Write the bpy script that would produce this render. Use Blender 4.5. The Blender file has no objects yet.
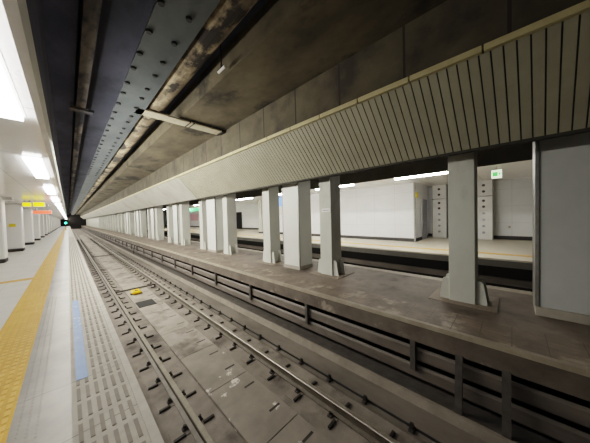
import bpy, bmesh, math, random
from mathutils import Matrix, Vector
random.seed(7)
S = bpy.context.scene
COL = S.collection
YE = 120.0            # far end of the station
YN = -5.0             # behind the camera
H = 1.6               # eye height above the platform

# ------------------------------------------------------------------ helpers
class MB:
    def __init__(self): self.bm = bmesh.new()
    def box(self, x0, x1, y0, y1, z0, z1):
        bm = self.bm
        v = [bm.verts.new((x, y, z)) for z in (z0, z1) for y in (y0, y1) for x in (x0, x1)]
        for f in ((0,2,3,1),(4,5,7,6),(0,1,5,4),(2,6,7,3),(0,4,6,2),(1,3,7,5)):
            bm.faces.new([v[i] for i in f])
        return self
    def prism(self, pts, axis, a0, a1):
        """pts: 2-D outline, extruded along axis ('x','y','z')"""
        def P(p, a):
            if axis == 'y': return (p[0], a, p[1])
            if axis == 'x': return (a, p[0], p[1])
            return (p[0], p[1], a)
        bm = self.bm
        A = [bm.verts.new(P(p, a0)) for p in pts]; B = [bm.verts.new(P(p, a1)) for p in pts]
        n = len(pts)
        bm.faces.new(A); bm.faces.new(B[::-1])
        for i in range(n): bm.faces.new((A[i], B[i], B[(i+1) % n], A[(i+1) % n]))
        return self
    def cyl(self, c, r, h, axis='z', n=12, r2=None):
        r2 = r if r2 is None else r2
        def P(ca, sa, rr, a):
            if axis == 'z': return (c[0]+rr*ca, c[1]+rr*sa, c[2]+a)
            if axis == 'y': return (c[0]+rr*ca, c[1]+a, c[2]+rr*sa)
            return (c[0]+a, c[1]+rr*ca, c[2]+rr*sa)
        bm = self.bm; A = []; B = []
        for i in range(n):
            t = 2*math.pi*i/n
            A.append(bm.verts.new(P(math.cos(t), math.sin(t), r, 0))); B.append(bm.verts.new(P(math.cos(t), math.sin(t), r2, h)))
        bm.faces.new(A); bm.faces.new(B[::-1])
        for i in range(n): bm.faces.new((A[i], B[i], B[(i+1) % n], A[(i+1) % n]))
        return self
    def build(self, name, mat, parent=None, loc=None, bevel=0, smooth=False):
        bm = self.bm
        bmesh.ops.recalc_face_normals(bm, faces=bm.faces)
        me = bpy.data.meshes.new(name); bm.to_mesh(me); bm.free()
        if mat: me.materials.append(mat)
        o = bpy.data.objects.new(name, me); COL.objects.link(o)
        if parent: o.parent = parent
        if loc: o.location = loc
        if smooth:
            for p in me.polygons: p.use_smooth = True
        if bevel:
            m = o.modifiers.new('bevel', 'BEVEL'); m.width = bevel; m.segments = 2; m.limit_method = 'ANGLE'
        return o

def tag(o, label, cat, group=None, kind=None):
    o['label'] = label; o['category'] = cat
    if group: o['group'] = group
    if kind: o['kind'] = kind
    return o
def thing(name, label, cat, loc=(0,0,0), group=None):
    o = bpy.data.objects.new(name, None); COL.objects.link(o); o.location = loc; o.empty_display_size = .1
    return tag(o, label, cat, group)
def struct(o, label, cat): return tag(o, label, cat, kind='structure')
def copy_tree(o, parent=None):
    c = o.copy(); COL.objects.link(c)
    if parent: c.parent = parent
    for ch in [q for q in KIDS.get(o.name, [])]:
        copy_tree(ch, c)
    return c
KIDS = {}
def index_kids():
    KIDS.clear()
    for q in bpy.data.objects:
        if q.parent: KIDS.setdefault(q.parent.name, []).append(q)
ORD = ['nearest','second','third','fourth','fifth','sixth','seventh','eighth','ninth','tenth','eleventh','twelfth','thirteenth','fourteenth','fifteenth','sixteenth','seventeenth','eighteenth','nineteenth','twentieth','twenty-first','twenty-second','twenty-third','twenty-fourth','twenty-fifth','twenty-sixth','twenty-seventh','twenty-eighth','twenty-ninth','thirtieth']

# ------------------------------------------------------------------ materials
def srgb(r, g, b):
    f = lambda c: (c/12.92 if c <= .04045 else ((c+.055)/1.055)**2.4)
    return (f(r/255), f(g/255), f(b/255), 1)
def mat(name, c1, c2=None, scale=3.0, rough=.8, metal=0.0, bump=0.0, detail=6, stretch=(1,1,1), lo=.35, hi=.65, c3=None, s3=1.0, lo3=.55, hi3=.62, spec=.5, seam=None):
    """noise-mottled surface; c3 = sparse stains; seam = (axis, pitch, width, colour)"""
    m = bpy.data.materials.new(name); m.use_nodes = True
    nt = m.node_tree; N = nt.nodes; L = nt.links
    b = N['Principled BSDF']
    b.inputs['Roughness'].default_value = rough; b.inputs['Metallic'].default_value = metal
    b.inputs['Specular IOR Level'].default_value = spec
    b.inputs['Base Color'].default_value = c1
    g = N.new('ShaderNodeNewGeometry'); mp = N.new('ShaderNodeMapping'); mp.inputs['Scale'].default_value = stretch
    L.new(g.outputs['Position'], mp.inputs['Vector'])
    col = None
    if c2:
        nz = N.new('ShaderNodeTexNoise'); nz.inputs['Scale'].default_value = scale; nz.inputs['Detail'].default_value = detail; nz.inputs['Roughness'].default_value = .65
        L.new(mp.outputs[0], nz.inputs['Vector'])
        r = N.new('ShaderNodeValToRGB'); r.color_ramp.elements[0].position = lo; r.color_ramp.elements[1].position = hi
        r.color_ramp.elements[0].color = c1; r.color_ramp.elements[1].color = c2
        L.new(nz.outputs['Fac'], r.inputs['Fac']); col = r.outputs['Color']
        if bump:
            bp = N.new('ShaderNodeBump'); bp.inputs['Strength'].default_value = bump; bp.inputs['Distance'].default_value = .02
            L.new(nz.outputs['Fac'], bp.inputs['Height']); L.new(bp.outputs[0], b.inputs['Normal'])
    def mix(fac, colr):
        nonlocal col
        mx = N.new('ShaderNodeMix'); mx.data_type = 'RGBA'
        L.new(fac, mx.inputs[0])
        if col is None: mx.inputs[6].default_value = c1
        else: L.new(col, mx.inputs[6])
        mx.inputs[7].default_value = colr
        col = mx.outputs[2]
    if c3:
        n3 = N.new('ShaderNodeTexNoise'); n3.inputs['Scale'].default_value = s3; n3.inputs['Detail'].default_value = 8; n3.inputs['Roughness'].default_value = .6
        L.new(mp.outputs[0], n3.inputs['Vector'])
        r3 = N.new('ShaderNodeMapRange'); r3.inputs[1].default_value = lo3; r3.inputs[2].default_value = hi3
        L.new(n3.outputs['Fac'], r3.inputs[0]); mix(r3.outputs[0], c3)
    if seam:
        sp = N.new('ShaderNodeSeparateXYZ'); L.new(g.outputs['Position'], sp.inputs[0])
        for ax, pitch, width, sc, off in seam:
            a = N.new('ShaderNodeMath'); a.operation = 'ADD'; a.inputs[1].default_value = 1000*pitch - off
            L.new(sp.outputs[ax], a.inputs[0])
            md = N.new('ShaderNodeMath'); md.operation = 'MODULO'; md.inputs[1].default_value = pitch
            L.new(a.outputs[0], md.inputs[0])
            lt = N.new('ShaderNodeMath'); lt.operation = 'LESS_THAN'; lt.inputs[1].default_value = width
            L.new(md.outputs[0], lt.inputs[0]); mix(lt.outputs[0], sc)
    if col is not None: L.new(col, b.inputs['Base Color'])
    return m
def emis(name, c, s):
    m = bpy.data.materials.new(name); m.use_nodes = True
    b = m.node_tree.nodes['Principled BSDF']
    b.inputs['Base Color'].default_value = c; b.inputs['Emission Color'].default_value = c; b.inputs['Emission Strength'].default_value = s
    return m

M = {}
M['platform'] = mat('platform_paving', srgb(146,142,133), srgb(168,163,153), 2.2, .45, bump=.05, c3=srgb(160,156,150), s3=1.3, lo3=.56, hi3=.7,
                    seam=((1,.8,.008,srgb(120,115,108),-.07),))
M['platform_in'] = mat('platform_floor_tiles', srgb(214,212,206), srgb(228,226,220), 1.4, .3, seam=((1,.6,.006,srgb(170,168,166),0),(0,.6,.006,srgb(170,168,166),0)))
M['edge_base'] = mat('edge_block', srgb(154,148,137), srgb(170,164,152), 5, .7, seam=((1,.8,.01,srgb(110,104,98),-.07),))
M['edge_slot'] = mat('edge_block_dark_rib', srgb(112,105,95), srgb(128,121,110), 5, .7)  # ribs coloured darker than the edge block
M['edge_bar'] = mat('edge_block_rib', srgb(156,150,140), srgb(172,166,155), 5, .6)
M['yellow_tile'] = mat('yellow_tactile', srgb(214,160,48), srgb(228,178,70), 4, .5, seam=((1,.4,.006,srgb(170,125,50),0),))
M['yellow_dot'] = mat('yellow_tactile_rib', srgb(232,184,80), srgb(240,198,104), 4, .5)
M['blue_paint'] = mat('blue_paint', srgb(64,116,176), srgb(48,98,160), 6, .5, c3=srgb(170,178,182), s3=9, lo3=.6, hi3=.68)
M['bed'] = mat('track_bed_concrete', srgb(108,101,93), srgb(134,126,117), 2.5, .85, bump=.25, c3=srgb(66,59,54), s3=1.1, lo3=.52, hi3=.66)
M['bed_side'] = mat('gutter_concrete', srgb(90,84,77), srgb(114,107,99), 2.0, .85, bump=.2, stretch=(1,.35,1), c3=srgb(60,54,50), s3=1.4, lo3=.55, hi3=.7)
M['cover'] = mat('cover_slab_concrete', srgb(136,129,119), srgb(154,147,137), 2.2, .75, bump=.12, c3=srgb(92,84,77), s3=1.6, lo3=.5, hi3=.66)
M['cover_stained'] = mat('cover_slab_stained', srgb(118,111,102), srgb(138,130,120), 2.2, .75, bump=.15, c3=srgb(206,198,188), s3=2.6, lo3=.60, hi3=.63)
M['rail_top'] = mat('rail_running_surface', srgb(160,154,143), srgb(138,132,121), 6, .4, metal=.5)
M['rail'] = mat('rail_side_rust', srgb(104,97,87), srgb(84,78,69), 9, .6, metal=.2)
M['fast'] = mat('fastener_steel', srgb(72,67,62), srgb(50,46,43), 12, .6, metal=.2)
M['fast_dark'] = mat('fastener_clip_dark', srgb(56,52,48), srgb(40,37,35), 12, .6, metal=.3)
M['black'] = mat('black_rubber', srgb(24,24,24), srgb(34,34,34), 12, .8)
M['mid_floor'] = mat('island_floor', srgb(108,98,88), srgb(134,123,112), 2.4, .7, bump=.12, c3=srgb(76,67,60), s3=1.2, lo3=.5, hi3=.66)
M['mid_edge'] = mat('island_edge_tiles', srgb(104,92,82), srgb(132,119,106), 3.2, .65, bump=.1, c3=srgb(168,156,140), s3=2.4, lo3=.55, hi3=.68, seam=((1,.3,.008,srgb(99,88,78),0),(0,.1,.006,srgb(102,91,80),0)))
M['nosing'] = mat('nosing_strip', srgb(160,150,134), srgb(140,130,115), 5, .6)
M['fascia'] = mat('island_fascia_concrete', srgb(104,95,86), srgb(84,76,69), 3, .85, bump=.2, c3=srgb(140,130,118), s3=2.2, lo3=.6, hi3=.68)
M['void'] = mat('dark_recess', srgb(22,21,20), srgb(30,28,27), 2, .95)  # near-black stands in for unlit depth under edges and in openings
M['kerb_face'] = mat('kerb_face', srgb(142,134,123), srgb(122,114,104), 3, .8, bump=.15)
M['navy_flare'] = mat('ceiling_flare_slate', srgb(92,94,116), srgb(62,66,86), 1.5, .8, stretch=(1,.5,1))  # paler navy: lens flare glow put into the colour
M['duct_grey'] = mat('cable_trough_grey', srgb(112,104,97), srgb(88,82,76), 4, .6, stretch=(1,.3,1))
M['post'] = mat('painted_steel_post', srgb(84,80,76), srgb(66,62,59), 6, .6)
M['column'] = mat('column_grey_paint', srgb(178,179,170), srgb(190,191,183), 1.6, .6, c3=srgb(150,150,143), s3=1.0, lo3=.57, hi3=.72, stretch=(1,1,.5))
M['footplate'] = mat('column_footplate', srgb(128,116,104), srgb(144,131,118), 4, .7)
M['white_panel'] = mat('white_metal_panel', srgb(206,207,201), srgb(198,199,193), 1.2, .45)
M['partition'] = mat('grey_white_partition', srgb(182,184,182), srgb(172,175,173), 1.2, .42)
M['alu'] = mat('aluminium_trim', srgb(150,150,147), srgb(132,132,129), 6, .45, metal=.5)
M['kick'] = mat('kick_plate', srgb(160,154,144), srgb(146,140,130), 5, .5)
M['slat'] = mat('bulkhead_slat', srgb(142,139,122), srgb(152,149,132), 2.0, .55)
M['slat_gap'] = mat('bulkhead_slat_gap', srgb(52,51,45), srgb(62,61,54), 2.0, .8)
M['plain_bulk'] = mat('bulkhead_plain', srgb(150,148,138), srgb(160,158,148), 1.2, .6, c3=srgb(134,131,121), s3=.8, lo3=.5, hi3=.7)
M['cap'] = mat('cream_cap', srgb(190,180,142), srgb(174,164,128), 3, .6)
M['upper'] = mat('upper_wall_concrete', srgb(88,82,67), srgb(70,65,53), 1.6, .9, bump=.2, c3=srgb(58,52,47), s3=1.2, lo3=.5, hi3=.66, seam=((1,1.1,.035,srgb(48,43,39),0),))
M['slab'] = mat('ceiling_concrete', srgb(98,90,72), srgb(66,60,48), 1.2, .9, bump=.35, c3=srgb(36,33,28), s3=.9, lo3=.55, hi3=.64, stretch=(1,.6,1))
M['navy'] = mat('ceiling_flare_navy', srgb(66,68,84), srgb(44,50,66), 1.2, .8, c3=srgb(28,33,46), s3=1.3, lo3=.5, hi3=.7, stretch=(1,.5,1))  # blue tint of the lens flare put into the ceiling colour
M['girder'] = mat('girder_flare_blue_grey', srgb(80,87,90), srgb(62,69,74), 2.0, .6, c3=srgb(56,60,64), s3=1.6, lo3=.58, hi3=.7, stretch=(1,.5,1))  # girder colour carries the bluish cast of the flare
M['rivet'] = mat('girder_bolt_dark', srgb(36,38,42), srgb(46,48,52), 8, .7)
M['stain'] = mat('stained_duct', srgb(170,156,128), srgb(104,93,76), 2.2, .9, bump=.5, c3=srgb(46,41,37), s3=1.5, lo3=.52, hi3=.57, stretch=(1,.55,1), lo=.38, hi=.52)
M['beige_strip'] = mat('stained_beam', srgb(122,118,114), srgb(92,88,86), 2.2, .9, bump=.3, c3=srgb(52,54,64), s3=1.5, lo3=.47, hi3=.55, stretch=(1,.4,1))
M['tray'] = mat('cream_tray', srgb(176,168,146), srgb(152,144,124), 3, .7)
M['white_ceiling'] = mat('white_ceiling_panel', srgb(242,242,240), srgb(238,238,236), 1.0, .16, seam=((1,2.2,.02,srgb(170,170,172),1.1),(0,1.1,.015,srgb(190,190,192),.2)))
M['white_trim'] = mat('white_trim', srgb(226,226,224), srgb(214,213,210), 2, .5)
M['white_col'] = mat('white_column', srgb(244,244,243), srgb(240,240,239), 1.0, .3)
M['white_wall'] = mat('white_wall_panel', srgb(228,230,232), srgb(222,224,226), 1.0, .35, seam=((1,1.2,.012,srgb(190,192,194),0),(2,.9,.012,srgb(196,198,200),0)))
M['base_dark'] = mat('dark_base', srgb(52,50,50), srgb(62,60,60), 4, .6)
M['far_floor'] = mat('far_platform_floor', srgb(196,188,172), srgb(208,200,184), 2, .4)
M['grey_door'] = mat('grey_door', srgb(150,154,162), srgb(142,146,154), 2, .5)
M['far_fascia'] = mat('far_fascia_grey', srgb(120,118,112), srgb(106,104,99), 1.5, .8)
M['yellow'] = mat('yellow_plastic', srgb(240,190,20), srgb(232,176,16), 6, .4)
M['ysign'] = emis('yellow_sign_face', srgb(248,226,20), .9)
M['red_led'] = emis('red_display', srgb(255,88,60), 1.1)
M['poster_yellow'] = mat('yellow_notice', srgb(240,214,40), srgb(246,224,70), 20, .5)
M['blue_sign'] = emis('blue_sign_face', srgb(110,150,215), .7)
M['green_sign'] = emis('green_sign_face', srgb(60,190,110), .9)
M['pink'] = mat('pink_poster', srgb(226,190,200), srgb(210,160,178), 6, .5)
M['exit_white'] = emis('exit_sign_face', srgb(232,246,214), .7)
M['exit_green'] = emis('exit_sign_green', srgb(70,170,80), .8)
M['sig'] = emis('signal_green', (0.02,.8,.42,1), 14)
M['light_near'] = emis('lamp_diffuser_near', (1,.975,.95,1), 11)
M['light_far'] = emis('lamp_diffuser_far', (1,.96,.88,1), 38)
M['white_plate'] = mat('white_label', srgb(225,225,222), srgb(215,215,212), 20, .5)

# ------------------------------------------------------------------ near platform
st = struct
st(MB().box(-7,-.77,YN,YE,-1.3,0).build('floor', M['platform_in']), 'pale tiled platform floor behind the yellow strip', 'floor')
st(MB().box(-.77,-.04,YN,YE,-1.3,.0).build('floor', M['platform']), 'grey paving between yellow strip and ribbed platform edge', 'floor')
o = st(MB().box(-.04,.42,YN,YE,-.22,.0).build('trim_1', M['edge_base']), 'ribbed anti-slip concrete edge of the near platform', 'platform edge')
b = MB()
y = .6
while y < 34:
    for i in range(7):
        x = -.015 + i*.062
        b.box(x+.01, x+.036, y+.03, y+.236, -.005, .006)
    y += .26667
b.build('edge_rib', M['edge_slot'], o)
MB().box(.36,.42,YN,YE,-.2,.009).build('edge_strip', M['edge_bar'], o)
st(MB().box(-.04,.25,YN,YE,-1.3,-.22).build('wall_platform', M['void']), 'dark wall under the near platform edge', 'wall')
o = tag(MB().box(-.77,-.38,YN,YE,-.02,.004).build('tactile_strip', M['yellow_tile']), 'yellow tactile warning strip running along the near platform', 'tactile paving')
b = MB(); y = .5
while y < 24:
    for i in range(6):
        x = -.745+i*.062; b.box(x, x+.03, y, y+.07, 0, .009)
    y += .1
r = b.build('raised_rib', M['yellow_dot'], o)
b = MB(); y = .6
while y < 7:
    for i in range(3):
        x = -.33+i*.05; b.cyl((x,y,-.002), .011, .005, 'z', 6, .007)
    y += .05
q = b.build('stud_rows', M['edge_bar'], o); q['kind'] = 'stuff'
tag(MB().box(-2.6,-.77,9.75,10.05,-.02,.004).build('tactile_strip', M['yellow_tile']), 'short yellow tactile branch running left toward the white columns', 'tactile paving')
tag(MB().box(-.005,.085,3.12,6.3,.0072,.0095).build('floor_marking', M['blue_paint']), 'faded blue stripe painted on the platform edge', 'floor marking')

# ceiling over the platform
st(MB().box(-7,-.17,YN,YE,2.7,2.78).build('ceiling', M['white_ceiling']), 'glossy white panelled ceiling over the near platform', 'ceiling')
st(MB().box(-.18,-.13,YN,YE,2.66,2.98).build('trim_2', M['white_trim']), 'white fascia along the edge of the platform ceiling', 'trim')
st(MB().box(-.19,-.14,YN,YE,2.98,4.4).build('wall_left', M['navy_flare']), 'dark wall, lens flare glow in its colour, above the platform ceiling edge', 'wall')
st(MB().box(-7.2,-7,YN,YE,-1.3,2.78).build('wall_left', M['white_wall']), 'white wall at the back of the near platform', 'wall')

st(MB().box(-.2,.2,YN,YE,4.4,4.75).build('ceiling', M['navy_flare']), 'soffit with the slate blue of lens flare in its colour, beside the platform ceiling edge', 'ceiling')
# ceiling lights
def ceiling_light(y0, ln, x0, x1, z, lm, label, group, drop=.012, up=.02):
    t = thing('ceiling_light', label, 'ceiling light', ((x0+x1)/2, y0+ln/2, z), group)
    w = (x1-x0)/2; h = ln/2
    MB().box(-w-.02,w+.02,-h-.02,h+.02,-.006,up).build('frame', M['white_trim'], t)
    MB().box(-w,w,-h,h,-drop,-.006).build('diffuser', lm, t)
    return t
yl = 1.3; k = 0
n_l = 1
while yl < YE-3:
    lab = ('white strip light in the platform ceiling, directly overhead' if n_l == 0 else
           'long white strip light in the platform ceiling at the top left corner' if n_l == 1 else
           'white strip light in the platform ceiling, %s one ahead' % ORD[n_l-1])
    ceiling_light(yl, 2.3, -.48, -.28, 2.7, M['light_near'], lab, 'strip lights in the platform ceiling', .05)
    yl += 4.4; n_l += 1

# white columns on the platform
t0 = thing('platform_column', 'nearest white platform column with dark base, at the left edge', 'column', (-2.2, 15.1, 0), 'white columns on the near platform')
MB().box(-.36,.36,-.3,.3,.16,2.7).build('shaft', M['white_col'], t0, bevel=.05)
MB().box(-.365,.365,-.305,.305,0,.17).build('base', M['base_dark'], t0, bevel=.05)
index_kids()
for k in range(1, 19):
    c = copy_tree(t0); c.location = (-2.2, 15.1+5.35*k, 0)
    c['label'] = '%s white platform column counting away from the camera' % ORD[k]
for k, yb in enumerate([15.1+5.35*i for i in range(0, 19)]):
    st(MB().box(-7,-1.6,yb-.22,yb+.22,2.58,2.7).build('trim_%d' % (10+k), M['white_trim']), 'shallow white ceiling beam over the %s platform column' % ORD[k], 'beam')

# hanging signs
def hanging(name, label, x0, x1, y, z0, z1, face, cat='sign', extra=None):
    t = thing(name, label, cat, ((x0+x1)/2, y, z0))
    w = (x1-x0)/2; h = z1-z0
    MB().box(-w-.02,w+.02,-.06,.06,-.02,h+.02).build('casing', M['white_trim'], t, bevel=.01)
    MB().box(-w,w,-.068,-.06,0,h).build('face', face, t)
    for s in (-1,1): MB().cyl((s*w*.7,0,h+.02), .015, 2.7-z1-.02, 'z', 8).build('hanger', M['alu'], t)
    if extra: extra(t, w, h)
    return t
def arrow(t, w, h):
    MB().prism([(-w*.85,h*.45),(-w*.7,h*.8),(-w*.7,h*.55),(-w*.5,h*.55),(-w*.5,h*.35),(-w*.7,h*.35),(-w*.7,h*.1)], 'y', -.072, -.068).build('arrow', M['base_dark'], t)
    for i in range(4): MB().box(-w*.3+i*w*.28, -w*.3+i*w*.28+w*.18, -.072, -.068, h*.25, h*.75).build('lettering', M['base_dark'], t)
hanging('hanging_sign', 'small yellow hanging sign, left one of the pair under the platform ceiling', -1.5,-1.24,17,2.42,2.6, M['ysign'])
hanging('hanging_sign', 'larger yellow hanging sign, right one of the pair under the platform ceiling', -1.17,-.8,17,2.42,2.62, M['ysign'])
def led(t, w, h):
    for i in range(9): MB().box(-w*.9+i*w*.2, -w*.9+i*w*.2+w*.14, -.072, -.068, h*.25, h*.75).build('lettering', M['red_led'], t)
hanging('departure_display', 'red lettered hanging departure display beyond the yellow signs', -1.4,-.68,20,2.14,2.3, M['red_led'], 'display', None)
t = thing('notice', 'small yellow notice stuck on the second white platform column', 'notice', (-2.2,20.138,1.5))
MB().box(-.12,.12,-.012,.01,-.09,.09).build('sheet', M['poster_yellow'], t)

# signal at the far end
t = thing('signal_light', 'green railway signal light at the far end of the track', 'signal', (-.33, 62, 1.3))
MB().box(-.2,.2,-.1,.1,-.3,.4).build('housing', M['black'], t, bevel=.03)
MB().cyl((0,-.13,.12), .15, .03, 'y', 16).build('lens', M['sig'], t)
MB().box(-.04,.04,-.04,.04,-1.3,-.3).build('pole', M['post'], t)

# ------------------------------------------------------------------ track bed
def track(x0, x1):
    pass
st(MB().box(.2,2.86,YN,YE,-1.4,-1.16).build('floor', M['bed']), 'concrete track bed under the near track', 'track bed')
st(MB().box(2.86,3.4,YN,YE,-1.4,-1.12).build('floor', M['bed_side']), 'concrete gutter band beside the right rail', 'track bed')
st(MB().prism([(3.3,-1.3),(3.36,-1.0),(3.46,-1.0),(3.46,-1.03),(3.95,-1.03),(3.95,-1.3)], 'y', YN, YE).build('trim_3', M['post']), 'low concrete kerb below the cable rack', 'kerb')

RX = (1.06, 2.50)
def rail(x, zt, label):
    t = thing('rail', label, 'rail', (x, 0, zt))
    p = [(-.06,-.15),(.06,-.15),(.06,-.138),(.012,-.12),(.012,-.045),(.034,-.03),(.034,-.006),(-.034,-.006),(-.034,-.03),(-.012,-.045),(-.012,-.12),(-.06,-.138)]
    MB().prism(p, 'y', YN, YE).build('rail_body', M['rail'], t)
    MB().prism([(-.034,-.006),(.034,-.006),(.027,0),(-.027,0)], 'y', YN, YE).build('rail_head', M['rail_top'], t)
rail(RX[0], -1.0, 'left running rail of the near track, beside the platform')
rail(RX[1], -1.0, 'right running rail of the near track, beside the gutter')

st(MB().prism([(3.29,-1.3),(3.35,-.995),(3.40,-.995),(3.40,-1.02),(3.36,-1.02),(3.31,-1.3)], 'y', YN, YE).build('trim_3', M['kerb_face']), 'paler front face and edge of the low kerb', 'kerb')
# rail fasteners
def fastener(label, group):
    t = thing('rail_fastener', label, 'rail fastener', (0,0,-1.16), group)
    MB().box(-.27,.27,-.1,.1,0,.009).build('base_plate', M['bed'], t, bevel=.004)
    for s in (-1,1):
        MB().prism([(s*.066,.009),(s*.13,.009),(s*.125,.03),(s*.09,.046),(s*.066,.04)], 'y', -.03, .03).build('clip', M['fast'], t)
        MB().cyl((s*.1,0,.035), .02, .035, 'z', 6).build('bolt', M['fast_dark'], t)
        MB().box(s*.185-.07,s*.185+.07,-.105,-.07,.0,.03).build('dark_bar', M['fast_dark'], t)  # dark bar along the near edge of the plate
    return t
def fastener_small(label, group):
    b = MB().prism([(-.255,0),(.255,0),(.255,.03),(.13,.03),(.12,.06),(.075,.06),(.07,.008),(-.07,.008),(-.075,.06),(-.12,.06),(-.13,.03),(-.255,.03)], 'y', -.07, -.02)
    o = b.build('rail_fastener', M['fast_dark']); tag(o, label, 'rail fastener', group); return o
for x, side in zip(RX, ('left', 'right')):
    lab = 'dark steel fastener plate with bolted clips gripping the %s rail' % side
    grp = 'fasteners along the %s rail of the near track' % side
    A = fastener(lab, grp); B = fastener_small(lab, grp); index_kids()
    y = .56 if side == 'left' else .53; i = j = 0
    while y < 48:
        if y < 15:
            q = A if i == 0 else copy_tree(A); i += 1
        else:
            q = B if j == 0 else copy_tree(B); j += 1
        q.location = (x, y, -1.16); y += .625

# cable with clips in the gutter
tag(MB().cyl((2.93,YN,-1.10), .014, YE-YN, 'y', 8).build('cable', M['black']), 'thin black cable running along the gutter beside the right rail', 'cable')
def cable_clip():
    t = thing('cable_clip', 'small steel bracket holding the black cable in the gutter', 'bracket', (0,0,0), 'brackets along the gutter cable')
    MB().box(-.05,.05,-.03,.03,0,.03).build('foot', M['fast'], t, bevel=.004)
    MB().box(-.015,.02,-.02,.02,.03,.09).build('upright', M['fast_dark'], t)
    return t
A = cable_clip(); index_kids(); y = .9
for i in range(38):
    q = A if i == 0 else copy_tree(A); q.location = (2.9, y, -1.12); y += .625

# cover slabs between the rails
def cover(label, m, grp, ln=1.25):
    t = thing('cover_slab', label, 'cover slab', (0,0,-1.16), grp)
    MB().box(-.33,.36,.004,ln-.004,0,.05).build('slab', m, t, bevel=.006)
    for i in range(2):
        MB().box(.12,.3,.3+i*.625,.335+i*.625,.046,.0515).build('slot', M['fast_dark'], t)
    return t
A = cover('flat grey concrete cover slab with lifting slots between the rails', M['cover'], 'cover slabs between the rails')
B = cover('worn concrete cover slab with white stains between the rails in the foreground', M['cover_stained'], 'stained cover slabs in the foreground')
index_kids(); ia = ib = 0; y = -.4
while y < 60:
    if y < 3.4: q = B if ib == 0 else copy_tree(B); ib += 1
    else: q = A if ia == 0 else copy_tree(A); ia += 1
    q.location = (1.74, y, -1.16); y += 1.25

# track beacon, mat and cross pipe
t = thing('track_beacon', 'yellow track beacon box with black mark between the rails', 'track beacon', (1.65, 9.9, -1.1))
MB().box(-.14,.14,-.2,.2,.02,.12).build('body', M['yellow'], t, bevel=.04)
MB().box(-.17,.17,-.07,.07,0,.035).build('mount_plate', M['fast_dark'], t)
MB().prism([(-.06,-.09),(.06,-.09),(0,.08)], 'z', .12, .1225).build('black_mark', M['black'], t)
for sx in (-1,1):
    for sy in (-1,1): MB().cyl((sx*.1,sy*.16,.118), .022, .012, 'z', 6).build('bolt', M['alu'], t)
o = tag(MB().box(1.43,1.9,8.2,8.8,-1.112,-1.095).build('rubber_mat', M['black']), 'dark rectangular mat lying between the rails by the yellow beacon', 'mat')
tag(MB().cyl((1.13,10.55,-1.07), .025, 1.3, 'x', 10).build('cross_pipe', M['fast_dark']), 'dark pipe crossing between the rails behind the yellow beacon', 'pipe')
tag(MB().cyl((1.13,22.55,-1.07), .025, 1.3, 'x', 10).build('cross_pipe', M['fast_dark']), 'dark pipe crossing between the rails farther down the track', 'pipe')

# ------------------------------------------------------------------ island between the tracks
st(MB().box(4.2,6.2,YN,YE,-.3,0).build('floor', M['mid_floor']), 'brown concrete floor of the island between the tracks', 'floor')
st(MB().box(3.56,4.2,YN,YE,-.3,.0).build('floor', M['mid_edge']), 'worn tiled edge band of the island between the tracks', 'floor')
st(MB().box(3.5,3.56,YN,YE,-.06,.004).build('trim_4', M['nosing']), 'pale nosing along the island edge', 'trim')
st(MB().box(3.52,3.58,YN,YE,-.31,-.06).build('trim_5', M['fascia']), 'stained concrete fascia of the island edge', 'trim')
st(MB().box(5.95,6.2,YN,YE,-.01,.006).build('trim_6', M['nosing']), 'pale nosing along the back edge of the island', 'trim')
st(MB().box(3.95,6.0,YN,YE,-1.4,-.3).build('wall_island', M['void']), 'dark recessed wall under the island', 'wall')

# cable rack under the island edge
t = thing('cable_rack', 'grey two-tier cable trough rack on short posts under the island edge', 'cable rack', (3.6, 0, -1.03))
for z0, z1 in ((-.63,-.44),(-.90,-.71)):
    MB().prism([(-.01,z0+1.03+.02),(0.0,z0+1.03),(.03,z0+1.03),(.03,z1+1.03),(.01,z1+1.03),(-.01,z1+1.03-.03)], 'y', YN, YE).build('trough', M['duct_grey'], t)
ys = []; y = 1.07-2.13*2
while y < 75: ys.append(y); y += 2.13
p0 = None
for y in ys:
    if p0 is None:
        p0 = MB().box(-.07,-.015,-.035,.035,.27,.74).build('post', M['post'], t, (0,y,0))
    else:
        c = p0.copy(); COL.objects.link(c); c.location = (0,y,0)
for y in (.05,.5,20.9):
    MB().prism([(-.21,.03),(-.15,.03),(-.03,.74),(-.09,.74)], 'y', -.04, .04).build('post', M['post'], t, (0,y,0))

# columns of the island
CW, CD = .185, .45
def column(label):
    t = thing('island_column', label, 'column', (4.75,0,0), 'grey columns along the island')
    MB().box(0,CD,-CW,CW,.005,4.3).build('shaft', M['column'], t, bevel=.008)
    MB().box(-.15,CD+.2,-.46,.48,0,.012).build('footplate', M['footplate'], t)
    for s in (-1,1):
        for x in (.06,.36):
            MB().prism([(s*CW,.012),(s*(CW+.15),.012),(s*(CW+.15),.06),(s*(CW+.10),.38),(s*(CW+.07),.40),(s*CW,.40)], 'x', x-.012, x+.012).build('gusset', M['column'], t)
    return t
cy = [.63]
for k in range(12): cy += [3.53+5.35*k, 6.03+5.35*k]
A = column('grey island column standing alone next to the big grey partition wall'); index_kids()
A.location = (4.75, cy[0], 0)
names = ['grey island column carrying a small white label plate, second from partition wall',
         'slim grey island column third from partition wall, left of the white casing']
for i, y in enumerate(cy[1:]):
    q = copy_tree(A); q.location = (4.75, y, 0)
    q['label'] = names[i] if i < 2 else 'grey island column, %s from the partition wall counting into the distance' % ORD[i+1]
t = thing('label_plate', 'small white label plate on the second island column', 'label plate', (4.75, 3.5, 1.72))
MB().box(-.012,.002,-.13,.13,-.045,.045).build('plate', M['white_plate'], t, bevel=.003)
MB().box(-.014,-.012,-.1,.1,-.015,.01).build('lettering', M['grey_door'], t)

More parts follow.
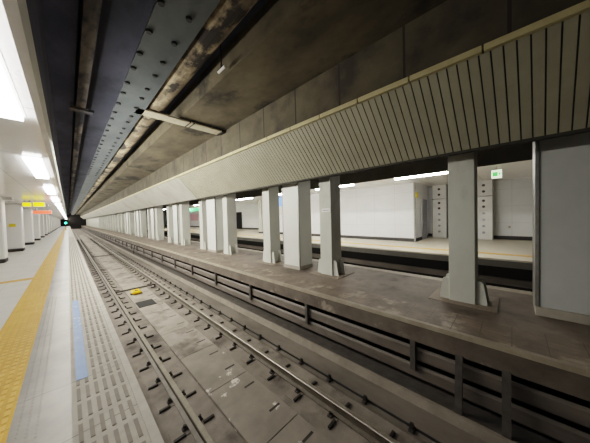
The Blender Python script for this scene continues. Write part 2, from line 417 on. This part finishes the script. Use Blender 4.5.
# white casings between the columns
def casing(y0, y1, x0, x1, label):
    t = thing('white_casing', label, 'casing', (x0, (y0+y1)/2, 0), 'white metal casings between island columns')
    w = (y1-y0)/2; d = x1-x0
    MB().box(0,d,-w,w,.09,2.9).build('panel', M['white_panel'], t, bevel=.006)
    MB().box(-.012,d+.012,-w-.012,w+.012,0,.1).build('plinth', M['kick'], t, bevel=.004)
    for s in (-1,1): MB().box(-.006,.03,s*w-.02,s*w+.02 if s<0 else s*w+.006,.1,2.9).build('corner_trim', M['alu'], t)
    return t
cs = [(4.46,5.13),(9.7,10.58),(14.74,15.5),(20.09,20.95),(25.44,26.3),(30.79,31.65)]
for i, (a, b_) in enumerate(cs):
    casing(a, b_, 4.7, 5.28, ['wide white casing between the second and third island columns','white casing in the next column group, second from camera','white casing, third from camera along the island','white casing, fourth from camera along the island','white casing, fifth from camera along the island','white casing, sixth from camera along the island'][i])

# far infill walls between far columns
st(MB().box(5.0,5.15,33,YE,0,4.3).build('wall_island', M['plain_bulk']), 'pale wall panels filling the spaces between the far island columns', 'wall')

# big partition wall at the right
o = st(MB().box(4.92,5.45,YN,-.29,.13,3.6).build('wall_right', M['partition']), 'large smooth grey-white partition wall on the island at the right', 'wall')
MB().box(4.88,5.47,YN,-.25,0,.13).build('kick_plate', M['kick'], o, bevel=.006)
MB().box(4.905,5.46,-.29,-.245,.13,3.6).build('corner_trim', M['alu'], o, bevel=.004)

# ------------------------------------------------------------------ bulkhead above the island
t = thing('slatted_bulkhead', 'sloping grey slatted bulkhead with cream cap hanging above the island', 'bulkhead', (3.5, 0, 3.45))
bt, bb = Vector((0,0)), Vector((.8,-.92))        # section top and bottom, local x,z
nrm = Vector((-.92,-.8)).normalized()             # faces the track and the floor
def sl(p, d): return (p[0]+nrm[0]*d, p[1]+nrm[1]*d)
SY = 10.55
MB().prism([tuple(bt), tuple(bb), (bb[0]+.06,bb[1]), (bt[0]+.06,bt[1]+.02)], 'y', YN, YE).build('backing_sheet', M['slat_gap'], t)
b = MB(); w = .75/7; y = .24-7*.75
sk = .05
while y < SY-.05:
    y1 = y+w-.015
    V = [b.bm.verts.new((p[0]+nrm[0]*d, yy+s_, p[1]+nrm[1]*d)) for d in (0,.014) for (p, s_) in ((bt,sk),(bb,0)) for yy in (y, y1)]
    for f in ((0,1,3,2),(4,6,7,5),(0,4,5,1),(2,3,7,6),(0,2,6,4),(1,5,7,3)): b.bm.faces.new([V[i] for i in f])
    y += w
b.build('slat_panel', M['slat'], t)
MB().prism([sl(bt,0), sl(bb,0), sl(bb,.016), sl(bt,.016)], 'y', SY+.02, YE).build('plain_panel', M['plain_bulk'], t)
MB().prism([(bb[0]-.02,bb[1]-.03),(bb[0]+.1,bb[1]-.03),(bb[0]+.1,bb[1]+.02),(bb[0]-.02,bb[1]+.02)], 'y', YN, YE).build('bottom_rail', M['slat_gap'], t)
p0 = None; y = .24-.8*6
for i in range(60):
    if p0 is None: p0 = MB().box(-.06,.05,.008,.792,.0,.075).build('cap_strip', M['cap'], t, (0,y,0), bevel=.006)
    else:
        c = p0.copy(); COL.objects.link(c); c.location = (0,y,0)
    y += .8
MB().box(-.06,.05,y,YE,.0,.075).build('cap_strip', M['cap'], t)

st(MB().box(3.5,3.75,YN,YE,3.45,4.9).build('wall_upper', M['upper']), 'brown concrete wall with vertical joints above the bulkhead', 'wall')
# ------------------------------------------------------------------ tunnel ceiling
st(MB().prism([(2.15,4.9),(2.2,4.3),(9.9,4.3),(9.9,4.9)], 'y', YN, YE).build('ceiling', M['slab']), 'rough brown concrete ceiling slab above the track', 'ceiling')
st(MB().box(-.2,2.3,YN,YE,4.75,4.9).build('ceiling', M['navy']), 'dark blue-black recessed ceiling above the track', 'ceiling')
st(MB().box(.24,.4,YN,YE,4.3,4.8).build('trim_7', M['beige_strip']), 'narrow concrete beam with pale stains on the dark ceiling', 'beam')
b = MB(); pts = []
for i in range(9):
    a = math.pi*i/8; pts.append((1.6-.22*math.cos(a), 4.42-.17*math.sin(a)))
pts = [(1.38,4.8)] + pts + [(1.82,4.8)]
st(b.prism(pts, 'y', YN, YE).build('trim_8', M['stain'], smooth=False), 'rounded concrete ceiling rib with cream water stains beside the girder', 'beam')
t = thing('steel_girder', 'blue-grey steel girder with bolted flange running under the ceiling', 'girder', (1.11, 0, 4.2))
MB().box(-.27,.27,YN,YE,0,.03).build('flange', M['girder'], t)
MB().box(-.015,.015,YN,YE,.03,.55).build('web', M['girder'], t)
r0 = None; y = .35; i = 0
while y < 17:
    for x in (-.23, .09):
        yy = y + (i*7 % 5)*.02
        if r0 is None: r0 = MB().cyl((0,0,-.03), .036, .032, 'z', 8, .044).build('bolt', M['rivet'], t, (x,yy,0))
        else:
            c = r0.copy(); COL.objects.link(c); c.location = (x,yy,0)
    y += .53; i += 1
# tray crossing the ceiling
t = thing('ceiling_tray', 'cream flat tray crossing the ceiling between girder and upper wall', 'cable tray', (2.32, 6.42, 4.2))
MB().box(-1.1,1.1,-.18,.18,0,.04).build('tray', M['tray'], t, bevel=.005)
for x in (.1,.2): MB().box(x-.015,x+.015,-.19,.19,-.008,.045).build('joint_strap', M['fast_dark'], t)
MB().box(1.03,1.12,-.19,.19,-.015,.05).build('end_bracket', M['fast_dark'], t)
t.rotation_euler = (0,0,.03)
t = thing('ceiling_tray', 'short beige crosspiece bridging the dark recess by the stained beam', 'cable tray', (.35, 7.4, 4.24))
MB().box(-.22,.2,-.1,.1,0,.06).build('tray', M['beige_strip'], t, bevel=.005)
# small lamp
t = thing('ceiling_lamp', 'small pale tube lamp on the dark ceiling above the tracks', 'lamp', (2.04, 3.75, 4.29))
MB().box(-.015,.015,-.1,.1,.0,.02).build('bracket', M['black'], t); MB().box(-.01,.01,-.01,.01,.02,.46).build('hanger', M['black'], t)
MB().cyl((0,-.13,-.02), .022, .24, 'y', 10).build('tube', M['white_plate'], t)

# ------------------------------------------------------------------ second track and far platform
st(MB().box(5.9,10.2,YN,60,-1.4,-1.16).build('floor', M['bed_side']), 'dark bed of the far track behind the island', 'track bed')
rail(7.3, -1.0, 'nearer rail of the far track behind the island')
rail(8.74, -1.0, 'farther rail of the far track, close to the far platform')
XR = 16.4
st(MB().box(10.1,XR+.3,YN-6,60,-1.3,0).build('floor', M['far_floor']), 'pale floor of the far platform', 'floor')
st(MB().box(9.82,10.1,YN-6,60,-.05,.0).build('trim_9', M['far_floor']), 'pale edge of the far platform', 'platform edge')
st(MB().box(9.8,10.1,YN-6,60,-.26,-.05).build('trim_9', M['far_fascia']), 'grey fascia of the far platform edge', 'platform edge')
tag(MB().box(9.9,9.98,YN-6,60,-.86,-.64).build('cable_trough', M['duct_grey']), 'grey cable trough along the wall under the far platform edge', 'cable trough')
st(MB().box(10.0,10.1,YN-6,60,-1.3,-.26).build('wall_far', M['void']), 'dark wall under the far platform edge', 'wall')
tag(MB().box(10.75,11.05,YN-6,60,-.01,.004).build('tactile_strip', M['yellow_tile']), 'yellow tactile strip along the far platform', 'tactile paving')
st(MB().box(9.8,XR+.3,YN-6,60,3.2,3.3).build('ceiling', M['white_ceiling']), 'white ceiling of the far platform', 'ceiling')
st(MB().box(9.75,9.82,YN-6,60,3.08,3.62).build('trim_30', M['far_fascia']), 'grey fascia along the ceiling edge of the far platform', 'trim')
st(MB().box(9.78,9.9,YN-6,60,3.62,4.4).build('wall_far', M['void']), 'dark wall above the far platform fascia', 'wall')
o = st(MB().box(XR,XR+.2,YN-6,60,0,3.3).build('wall_far', M['white_wall']), 'white back wall of the far platform', 'wall')
MB().box(XR-.02,XR,YN-6,60,0,.2).build('baseboard', M['base_dark'], o)
t = thing('wall_valve', 'small round fitting low on the far white wall', 'fitting', (XR-.02, .1, .68))
MB().cyl((0,0,0), .12, .03, 'x', 16).build('flange', M['white_trim'], t)
MB().cyl((-.02,0,0), .05, .03, 'x', 12).build('knob', M['alu'], t)
# white box room on the far platform
o = st(MB().box(13.1,15.7,3.76,14.8,.18,3.2).build('wall_kiosk', M['white_wall']), 'white panelled room standing on the far platform', 'wall')
MB().box(13.08,15.72,3.74,14.82,0,.18).build('baseboard', M['base_dark'], o)
MB().box(13.06,13.14,3.72,3.8,.0,3.2).build('corner_trim', M['alu'], o)
dd = st(MB().box(14.35,15.4,3.72,3.76,.0,2.35).build('door_1', M['grey_door']), 'grey door in the end wall of the white room', 'door')
MB().box(14.45,14.5,3.69,3.72,.95,1.1).build('door_handle', M['alu'], dd)
t = thing('notice', 'yellow notice on the end wall of the white room across the tracks', 'notice', (13.45, 3.75, 2.55))
MB().box(-.18,.18,-.02,.01,-.14,.14).build('sheet', M['poster_yellow'], t)
# panelled pillars with holes
def pillar(y0, y1, label):
    t = thing('panelled_pillar', label, 'pillar', (15.7, (y0+y1)/2, 0), 'panelled pillars by the far wall')
    w = (y1-y0)/2
    MB().box(0,.6,-w,w,.02,2.35).build('lower_panel', M['white_trim'], t, bevel=.01)
    MB().box(0,.6,-w,w,2.38,3.2).build('upper_panel', M['white_trim'], t, bevel=.01)
    MB().box(.02,.6,-w-.03,-w,.0,3.2).build('edge_trim', M['alu'], t); MB().box(.02,.6,w,w+.03,.0,3.2).build('edge_trim', M['alu'], t)
    for z in (.4,.75,1.1,1.45,1.8,2.12,2.62,2.95):
        MB().cyl((-.015,0,z), .07, .03, 'x', 12).build('port', M['grey_door'] if z < 1.6 else M['base_dark'], t)
    return t
pillar(2.8,3.5,'panelled pillar with round ports beside the grey door of the white room')
pillar(.75,1.45,'panelled pillar with round ports left of the bare far wall')
tag(MB().box(XR-.07,XR-.025,1.9,2.6,.0,2.1).build('doorway', M['void']), 'dark doorway between the two panelled pillars', 'doorway')
# exit sign
t = thing('exit_sign', 'square green and white exit sign hanging from the far platform ceiling', 'sign', (11, .4, 2.76))
MB().box(-.05,.05,-.14,.14,0,.3).build('casing', M['exit_white'], t, bevel=.01)
MB().box(-.054,-.05,-.03,.11,.07,.22).build('running_figure', M['exit_green'], t)
MB().prism([(-.12,.15),(-.06,.09),(-.06,.21)], 'x', -.054, -.05).build('arrow', M['exit_green'], t)
MB().cyl((0,0,.3), .015, .14, 'z', 8).build('hanger', M['alu'], t)
# lights of the far platform
i = 0
for y0 in (1.3,5.7,10.1,14.5,18.9,23.3,27.7,32.1,36.5,40.9):
    ceiling_light(y0, 2.35, 9.98, 10.16, 3.1, M['light_far'], 'strip light along the far platform edge, %s' % ('seen left of the column by the partition wall' if i == 0 else '%s one to its left' % ORD[i-1].replace('nearest','first')), 'strip lights along the far platform edge', .06, .1); i += 1
# signs and posters farther along the far platform
t = thing('wall_sign', 'blue and white sign panel on the far platform, seen beside the white casing', 'sign', (13.05, 14.3, 1.55))
MB().box(-.03,.03,-.5,.5,.9,1.75).build('blue_face', M['blue_sign'], t); MB().box(-.03,.03,-.5,.5,.2,.9).build('white_face', M['white_plate'], t)
for k, (yy, zz, mm, lab) in enumerate(((27.3,2.45,'green_sign','green station sign glimpsed between distant island columns'),(42,1.2,'pink','pinkish poster glimpsed between distant island columns'))):
    t = thing('wall_sign' if k == 0 else 'poster', lab, 'sign' if k == 0 else 'poster', (10.6 if k == 0 else XR-.051, yy, zz))
    MB().box(-.03,.03,-1.7,1.7,0,.42 if k == 0 else 1.2).build('panel', M[mm], t)
    if k == 0:
        for s in (-1,1): MB().cyl((0,s*.9,.42), .02, .33, 'z', 8).build('hanger', M['alu'], t)
tag(MB().box(XR-.07,XR-.025,26,27.6,.0,2.3).build('doorway', M['void']), 'dark doorway far along the back wall of the far platform', 'doorway')
t = thing('far_pillar', 'grey pillar on the far platform seen left of the slim island column', 'pillar', (13.2,17.4,0))
MB().box(-.25,.25,-.25,.25,0,3.2).build('shaft', M['column'], t, bevel=.01); MB().box(-.26,.26,-.26,.26,0,.15).build('base', M['base_dark'], t)

# ------------------------------------------------------------------ ends
st(MB().box(-2.2,5.6,YE,YE+.3,-1.4,5).build('wall_end', M['void']), 'dark tunnel mouth at the far end', 'wall')
st(MB().box(-7.2,-2.2,YE,YE+.3,-1.4,3).build('wall_end', M['white_wall']), 'white end wall of the near platform', 'wall')
st(MB().box(5.6,17,60,60.3,-1.4,4.4).build('wall_end', M['white_wall']), 'end wall of the far platform', 'wall')
st(MB().box(-7.2,17,YN-.3,YN,-1.4,5).build('wall_back', M['void']), 'dark tunnel behind the camera', 'wall')

# ------------------------------------------------------------------ added fill lights brightening the track, no real fixtures at the fascia
for i in range(12):
    ld = bpy.data.lights.new('track_fill', 'AREA'); ld.shape = 'RECTANGLE'; ld.size = .1; ld.size_y = 9.6; ld.energy = 480 if i == 0 else 270; ld.color = (1,.955,.85)
    lo = bpy.data.objects.new('track_fill', ld); COL.objects.link(lo)
    lo.location = (-.12, 5.2+4.8+9.6*i, 2.9); lo.rotation_euler = (0, math.radians(-90+17), 0)
# ------------------------------------------------------------------ world, camera
w = bpy.data.worlds.new('world'); S.world = w; w.use_nodes = True
w.node_tree.nodes['Background'].inputs[0].default_value = (.5,.52,.55,1); w.node_tree.nodes['Background'].inputs[1].default_value = 0.02
cam = bpy.data.cameras.new('camera'); co = bpy.data.objects.new('camera', cam); COL.objects.link(co)
p_, y_, r_ = map(math.radians, (1.50648, 45.6187, 1.6))
F = Vector((math.sin(y_)*math.cos(p_), math.cos(y_)*math.cos(p_), -math.sin(p_)))
R0 = Vector((math.cos(y_), -math.sin(y_), 0)); U0 = R0.cross(F)
R = R0*math.cos(r_) - U0*math.sin(r_); U = R0*math.sin(r_) + U0*math.cos(r_)
m = Matrix.Identity(4)
for i in range(3): m[i][0] = R[i]; m[i][1] = U[i]; m[i][2] = -F[i]
m.translation = (0,0,H); co.matrix_world = m
cam.sensor_width = 36; cam.lens = 36*222/590; cam.clip_start = .03; cam.clip_end = 400
S.camera = co
S.view_settings.view_transform = 'Filmic'
S.view_settings.look = 'Medium High Contrast'
S.view_settings.exposure = 0.9
try:
    S.cycles.use_denoising = True
    S.cycles.max_bounces = 8; S.cycles.diffuse_bounces = 5; S.cycles.sample_clamp_indirect = 8
except Exception: pass
